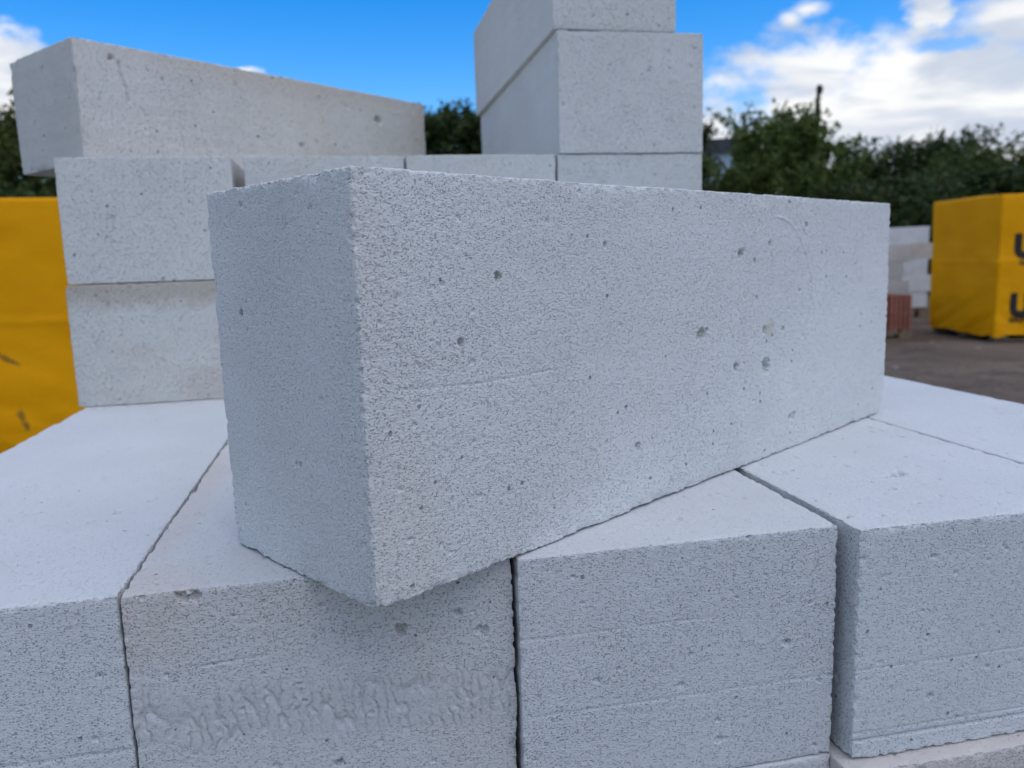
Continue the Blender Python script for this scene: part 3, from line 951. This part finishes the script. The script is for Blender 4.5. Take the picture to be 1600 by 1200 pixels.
def far_stack(cx, cy, rz, courses, label, group):
    """pallet of bare white blocks, each its own thing"""
    ca, sa = math.cos(rz), math.sin(rz)
    p = empty('wooden_pallet', (cx, cy, GZ - 0.012), rz)
    pallet('', -0.6, 0.6, -0.47, 0.47, 0, '', parent=p, h=0.14)
    tag(p, label[0], 'pallet')
    z = GZ - 0.012 + 0.14
    for k, rowspec in enumerate(courses):
        for (lx, ly) in rowspec:
            jx, jy = random.uniform(-0.012, 0.012) + (0.05 if k % 2 else -0.03), random.uniform(-0.002, 0.002)
            o = link_mesh('concrete_block', far_me[random.randrange(3)], M_block_far)
            if random.random() < 0.3:
                o.material_slots[0].link = 'OBJECT'
                o.material_slots[0].material = M_block_dusty
            X, Y = lx + jx, ly + jy
            o.location = (cx + X * ca - Y * sa, cy + X * sa + Y * ca, z + 0.1005 - 0.003 * (k + 1))
            o.rotation_euler.z = rz + random.uniform(-0.03, 0.03)
            tag(o, label[1] % (('bottom', 'second', 'third', 'fourth', 'top')[k], 'right' if lx > 0 else 'left', 'front' if ly < -0.1 else ('back' if ly > 0.1 else 'middle')), 'concrete block', group)
        z += 0.1975


full = [(-0.31, -0.31), (0.31, -0.31), (-0.31, 0.0), (0.31, 0.0), (-0.31, 0.31), (0.31, 0.31)]
far_stack(6.35, 8.25, -0.06, [full, full, full, full, [(0.31, -0.31), (0.31, 0), (-0.31, 0.31), (0.31, 0.31), (-0.31, 0)]],
          ('low wooden pallet under the taller far stack of white blocks', 'white block, %s course, %s of the %s row, taller far stack beside yellow pallet'), 'blocks of the taller far stack')
far_stack(5.21, 7.20, 0.03, [full, full, full, full[1:]],
          ('low wooden pallet under the lower far stack of white blocks', 'white block, %s course, %s of the %s row, lower far stack behind red clay'), 'blocks of the lower far stack')

# hollow red clay blocks on their pallet
M_clay = simple('red_clay', (0.31, 0.12, 0.08), 0.9, 0.2, 6, 0.003, 40)
clay = MB()
for k in range(5):                                # ribbed face of a hollow clay block
    clay.box((-0.098 + k * 0.049, 0, 0), (0.030, 0.385, 0.163))
clay.box((0, 0, 0), (0.226, 0.345, 0.158))
clay_me = clay.mesh('clay_block')
pallet('wooden_pallet', 4.17, 5.19, 5.82, 6.62, GZ - 0.012, 'wooden pallet under the red clay blocks in the yard', h=0.10)
for k in range(2):
    for i in range(4):
        for j in range(2):
            o = link_mesh('clay_block', clay_me, M_clay)
            o.location = (5.06 - i * 0.252, 6.02 + j * 0.392, GZ - 0.012 + 0.10 + 0.083 + k * 0.1645)
            tag(o, 'ribbed red clay block, %s course, %s row, %s from the right end' % (('lower', 'upper')[k], ('front', 'back')[j], ('first', 'second', 'third', 'fourth')[i]), 'clay block', 'red clay blocks in the yard')

# ------------------------------------------------------------------ far building and pole
bx, by = 14.3, 30.6
root = empty('building', (bx, by, GZ), -0.4)
M_bw = simple('painted_wall', (0.42, 0.52, 0.60), 0.8, 0.1, 1.2)
M_roof = simple('dark_roof', (0.055, 0.06, 0.07), 0.7, 0.2, 2)
MB().box((0, 0, 2.3), (3.6, 5, 4.6)).build('wall', M_bw, root)
MB().box((0, 0, 4.86), (4.0, 5.4, 0.52)).build('roof', M_roof, root)
M_pane = simple('window_pane', (0.25, 0.33, 0.42), 0.1, 0.1, 1, spec=0.6)
for k in (-0.9, 0.9):
    wn = MB().box((k, -2.52, 2.6), (1.2, 0.08, 1.4)).build('window', simple('window_frame', (0.7, 0.7, 0.7)), root)
    MB().box((k, -2.57, 2.6), (1.05, 0.04, 1.25)).build('pane', M_pane, wn)
tag(root, 'pale blue flat-roofed building hidden behind the trees beside the tower', 'building')

pr = empty('utility_pole', (11.75, 18.0, GZ))
M_pole = simple('weathered_pole', (0.045, 0.045, 0.035), 0.95, 0.3, 9, 0.01, 30)
MB().tube([(0, 0, 0), (0.02, 0, 2.5), (0, 0, 4.3), (0.01, 0, 4.72)], [0.11, 0.095, 0.07, 0.045], 10).build('shaft', M_pole, pr, smooth=True)
MB().tube([(0.03, 0, 4.20), (0.09, 0, 4.24), (0.10, 0, 4.36)], [0.02, 0.02, 0.02], 6).build('bracket', M_pole, pr)
MB().tube([(0.01, 0, 4.66), (0.03, 0, 4.74), (0.05, 0, 4.82), (0.04, 0, 4.92), (0.03, 0, 4.96)], [0.03, 0.06, 0.085, 0.07, 0.02], 10).build('insulator', M_pole, pr, smooth=True)
tag(pr, 'thin dark utility pole rising out of the rounded tree', 'utility pole')

# ------------------------------------------------------------------ trees


def leaf_mat(name, c0, c1):
    m, t, b = new_mat(name)
    geo = t.nodes.new('ShaderNodeNewGeometry')
    oi = t.nodes.new('ShaderNodeObjectInfo')
    c = nmix(t, geo.outputs['Random Per Island'], c0, c1)
    hsv = t.nodes.new('ShaderNodeHueSaturation')
    t.links.new(nramp(t, oi.outputs['Random'], 0, 1, 0.485, 0.51, False), hsv.inputs['Hue'])
    t.links.new(nramp(t, oi.outputs['Random'], 0, 1, 0.8, 1.15, False), hsv.inputs['Value'])
    t.links.new(c, hsv.inputs['Color'])
    b.inputs['Roughness'].default_value = 0.55
    b.inputs['Specular IOR Level'].default_value = 0.25
    t.links.new(hsv.outputs[0], b.inputs['Base Color'])
    tr = t.nodes.new('ShaderNodeBsdfTranslucent')
    t.links.new(hsv.outputs[0], tr.inputs[0])
    mx = t.nodes.new('ShaderNodeMixShader')
    mx.inputs[0].default_value = 0.35
    t.links.new(b.outputs[0], mx.inputs[1])
    t.links.new(tr.outputs[0], mx.inputs[2])
    t.links.new(mx.outputs[0], t.nodes['Material Output'].inputs[0])
    return m


M_leaf = leaf_mat('leaf', (0.034, 0.060, 0.014), (0.160, 0.205, 0.046))
M_leaf2 = leaf_mat('leaf_dark', (0.020, 0.042, 0.014), (0.095, 0.135, 0.036))


def tree_meshes(seed, kind):
    """unit tree about 5 m tall: trunk with limbs, crown of leaves on shoots"""
    r = np.random.RandomState(seed)
    H = 5.0
    tr = MB()
    lean = r.uniform(-.15, .15, 2)
    if kind == 'shrub':
        n_l, z0, zr, rx, top = 9, 0.3, 3.6, 1.6, 4.2
    elif kind == 'spire':
        n_l, z0, zr, rx, top = 11, 0.7, 4.0, 0.75, 4.5
    else:
        n_l, z0, zr, rx, top = 13, 1.3, 3.0, 1.75, 4.3
    tpts = [(lean[0] * k, lean[1] * k, H * 0.82 * k) for k in (0, .3, .6, .85, 1.0)]
    tr.tube(tpts, [0.13, 0.105, 0.075, 0.045, 0.015], 8)
    tips = []
    for i in range(n_l):
        f = (i + 0.5) / n_l
        zs = z0 + (zr - 0.3) * f * 0.9
        a = i * 2.4 + r.uniform(-.4, .4)
        prof = math.sin(math.pi * min(1, 0.22 + 0.68 * f)) if kind != 'spire' else (1.05 - f) ** 0.7
        L = rx * (0.55 + 0.45 * r.rand()) * max(prof, 0.3)
        up = (0.35 + 0.8 * f) * L * (0.9 if kind != 'spire' else 0.5) + 0.15
        p0 = np.array((lean[0] * zs / H, lean[1] * zs / H, zs))
        p1 = p0 + (math.cos(a) * L * 0.55, math.sin(a) * L * 0.55, up * 0.4)
        p2 = p0 + (math.cos(a) * L, math.sin(a) * L, up)
        tr.tube([tuple(p0), tuple(p1), tuple(p2)], [0.05, 0.032, 0.012], 6)
        tips += [(p1, 0.5 * L + .15), (p2, 0.45 * L + .2), ((p1 + p2) / 2, 0.5 * L + .15)]
    tips.append((np.array((lean[0], lean[1], top * 0.9)), 0.5))
    cs, ds, sz = [], [], []
    for c0, rad in tips:
        for k in range(int(16 + 21 * rad)):
            d = r.normal(size=3)
            d /= np.linalg.norm(d)
            s0 = c0 + d * rad * r.uniform(0.1, 0.9) * (1, 1, 0.8)
            dirn = d * 0.7 + np.array((0, 0, 0.75)) + r.normal(size=3) * 0.25
            dirn /= np.linalg.norm(dirn)
            ln = r.uniform(0.25, 0.65)
            for q in range(r.randint(9, 15)):
                tq = q / 12.0
                cs.append(s0 + dirn * ln * tq + r.normal(size=3) * 0.05)
                l = dirn * 0.4 + r.normal(size=3) * 0.8
                ds.append(l / np.linalg.norm(l))
                sz.append(r.uniform(0.055, 0.115))
    cs, ds, sz = np.array(cs), np.array(ds), np.array(sz)
    sd = np.cross(ds, r.normal(size=ds.shape))
    sd /= np.linalg.norm(sd, axis=1, keepdims=True)
    nrm = np.cross(ds, sd)
    L_, W_ = sz[:, None], sz[:, None] * 0.42
    v = np.stack((cs - ds * L_, cs + sd * W_ + nrm * W_ * 0.3, cs + ds * L_, cs - sd * W_ + nrm * W_ * 0.3), 1).reshape(-1, 3)
    q = np.arange(len(v)).reshape(-1, 4)
    crown = mesh_np('crown', v, q, smooth=False)
    trunk = tr.mesh('trunk', smooth=True)
    return trunk, crown, float(np.percentile(v[:, 2], 99.2))


TM = {('round', k): tree_meshes(100 + k, 'round') for k in range(3)}
TM.update({('shrub', k): tree_meshes(200 + k, 'shrub') for k in range(2)})
TM.update({('spire', k): tree_meshes(300 + k, 'spire') for k in range(2)})


def plant_tree(az_d, dist, top_el, kind, var, wide, label, dark=False, name='tree', cat='tree'):
    a = math.radians(az_d)
    x, y = CL.x + dist * math.sin(a), CL.y + dist * math.cos(a)
    h = (CL.z + dist * math.tan(math.radians(top_el))) - GZ
    tk, cr, ztop = TM[(kind, var)]
    root = empty(name, (x, y, GZ - 0.03), (az_d * 1.37) % 6.28)
    s = h / ztop
    for nm, me, mt in (('trunk', tk, M_bark), ('crown', cr, None)):
        o = bpy.data.objects.new(nm, me)
        C.objects.link(o)
        o.parent = root
        if nm == 'trunk':
            if not me.materials:
                me.materials.append(M_bark)
        else:
            if not me.materials:
                me.materials.append(M_leaf)
            o.material_slots[0].link = 'OBJECT'
            o.material_slots[0].material = M_leaf2 if dark else M_leaf
        o.scale = (s * wide, s * wide, s)
    tag(root, label, cat, 'trees along the yard edge')
    return root


for args in (
    (30.3, 19.5, 9.1, 'round', 2, 1.18, 'rounded leafy tree with the thin pole rising out of it', False),
    (23.9, 20.5, 8.6, 'spire', 0, 1.0, 'slim tree showing just right of the block tower', True),
    (27.0, 18.0, 5.9, 'shrub', 0, 1.25, 'low bush between the block tower and the rounded tree', False),
    (35.3, 21.5, 6.3, 'round', 1, 1.0, 'dark tree right of the rounded tree, with sky gaps in its crown', True),
    (38.9, 22.0, 6.7, 'round', 0, 0.95, 'dark tree rising above the right end of the big block', True),
    (42.2, 20.0, 5.7, 'shrub', 1, 1.3, 'bushy tree behind the yellow wrapped pallet at far right', False),
    (46.0, 21.0, 5.9, 'round', 0, 1.2, 'tree at the right edge of the picture', True),
    (6.2, 22.0, 10.0, 'spire', 1, 1.3, 'dark tree at the left of the gap between long block and tower', True),
    (8.6, 22.5, 10.1, 'spire', 0, 1.2, 'tallest pointed tree in the gap between long block and tower', True),
    (10.9, 23.0, 8.6, 'round', 2, 0.8, 'tree in the gap right under the overhanging top block', True),
    (-20.6, 17.5, 10.0, 'round', 1, 1.0, 'tree at the left picture edge beside the overhanging block', False),
    (-17.6, 18.5, 6.3, 'shrub', 0, 1.2, 'dark bush under the overhanging end of the long block', True),
    (-25.5, 18.0, 9.4, 'round', 0, 1.0, 'tree just beyond the left picture edge', False),
    (-11.5, 21.0, 6.8, 'round', 2, 1.2, 'tree hidden behind the left of the long block', True),
    (-3.0, 22.0, 6.8, 'shrub', 1, 1.3, 'bush hidden behind the middle of the long block', True),
    (16.0, 22.0, 6.8, 'round', 1, 1.2, 'tree hidden behind the block tower', True),
    (49.5, 22.0, 7.0, 'round', 2, 1.2, 'tree beyond the right picture edge', True),
):
    plant_tree(*args)
for i, (a, d, e, lab) in enumerate((
        (31.5, 17.0, 3.6, 'low dark shrub at the foot of the rounded tree'), (34.2, 17.2, 4.2, 'low dark shrub just left of the big block end'),
        (37.2, 17.0, 4.3, 'low dark shrub above the far white blocks'), (40.2, 17.4, 4.4, 'low dark shrub above the left of the right yellow pallet'),
        (43.4, 17.2, 4.6, 'low dark shrub above the right yellow pallet corner'), (47.0, 17.5, 4.5, 'low dark shrub past the right picture edge'),
        (28.3, 16.5, 3.4, 'low dark shrub behind the top edge of the big block'), (24.6, 17.5, 4.0, 'low dark shrub at the right foot of the block tower'),
        (7.2, 19.0, 5.4, 'low dark shrub in the gap above the third wall block'), (10.3, 19.0, 5.6, 'low dark shrub at the gap beside the tower'),
        (-19.5, 15.5, 5.0, 'low dark shrub above the left yellow pallet'), (-23.0, 15.5, 5.0, 'low dark shrub past the left picture edge'), (-16.0, 16.0, 4.6, 'low dark shrub hidden behind the upper left wall block'))):
    plant_tree(a, d, e, 'shrub', i % 2, 1.55, lab, True, 'shrub', 'shrub')
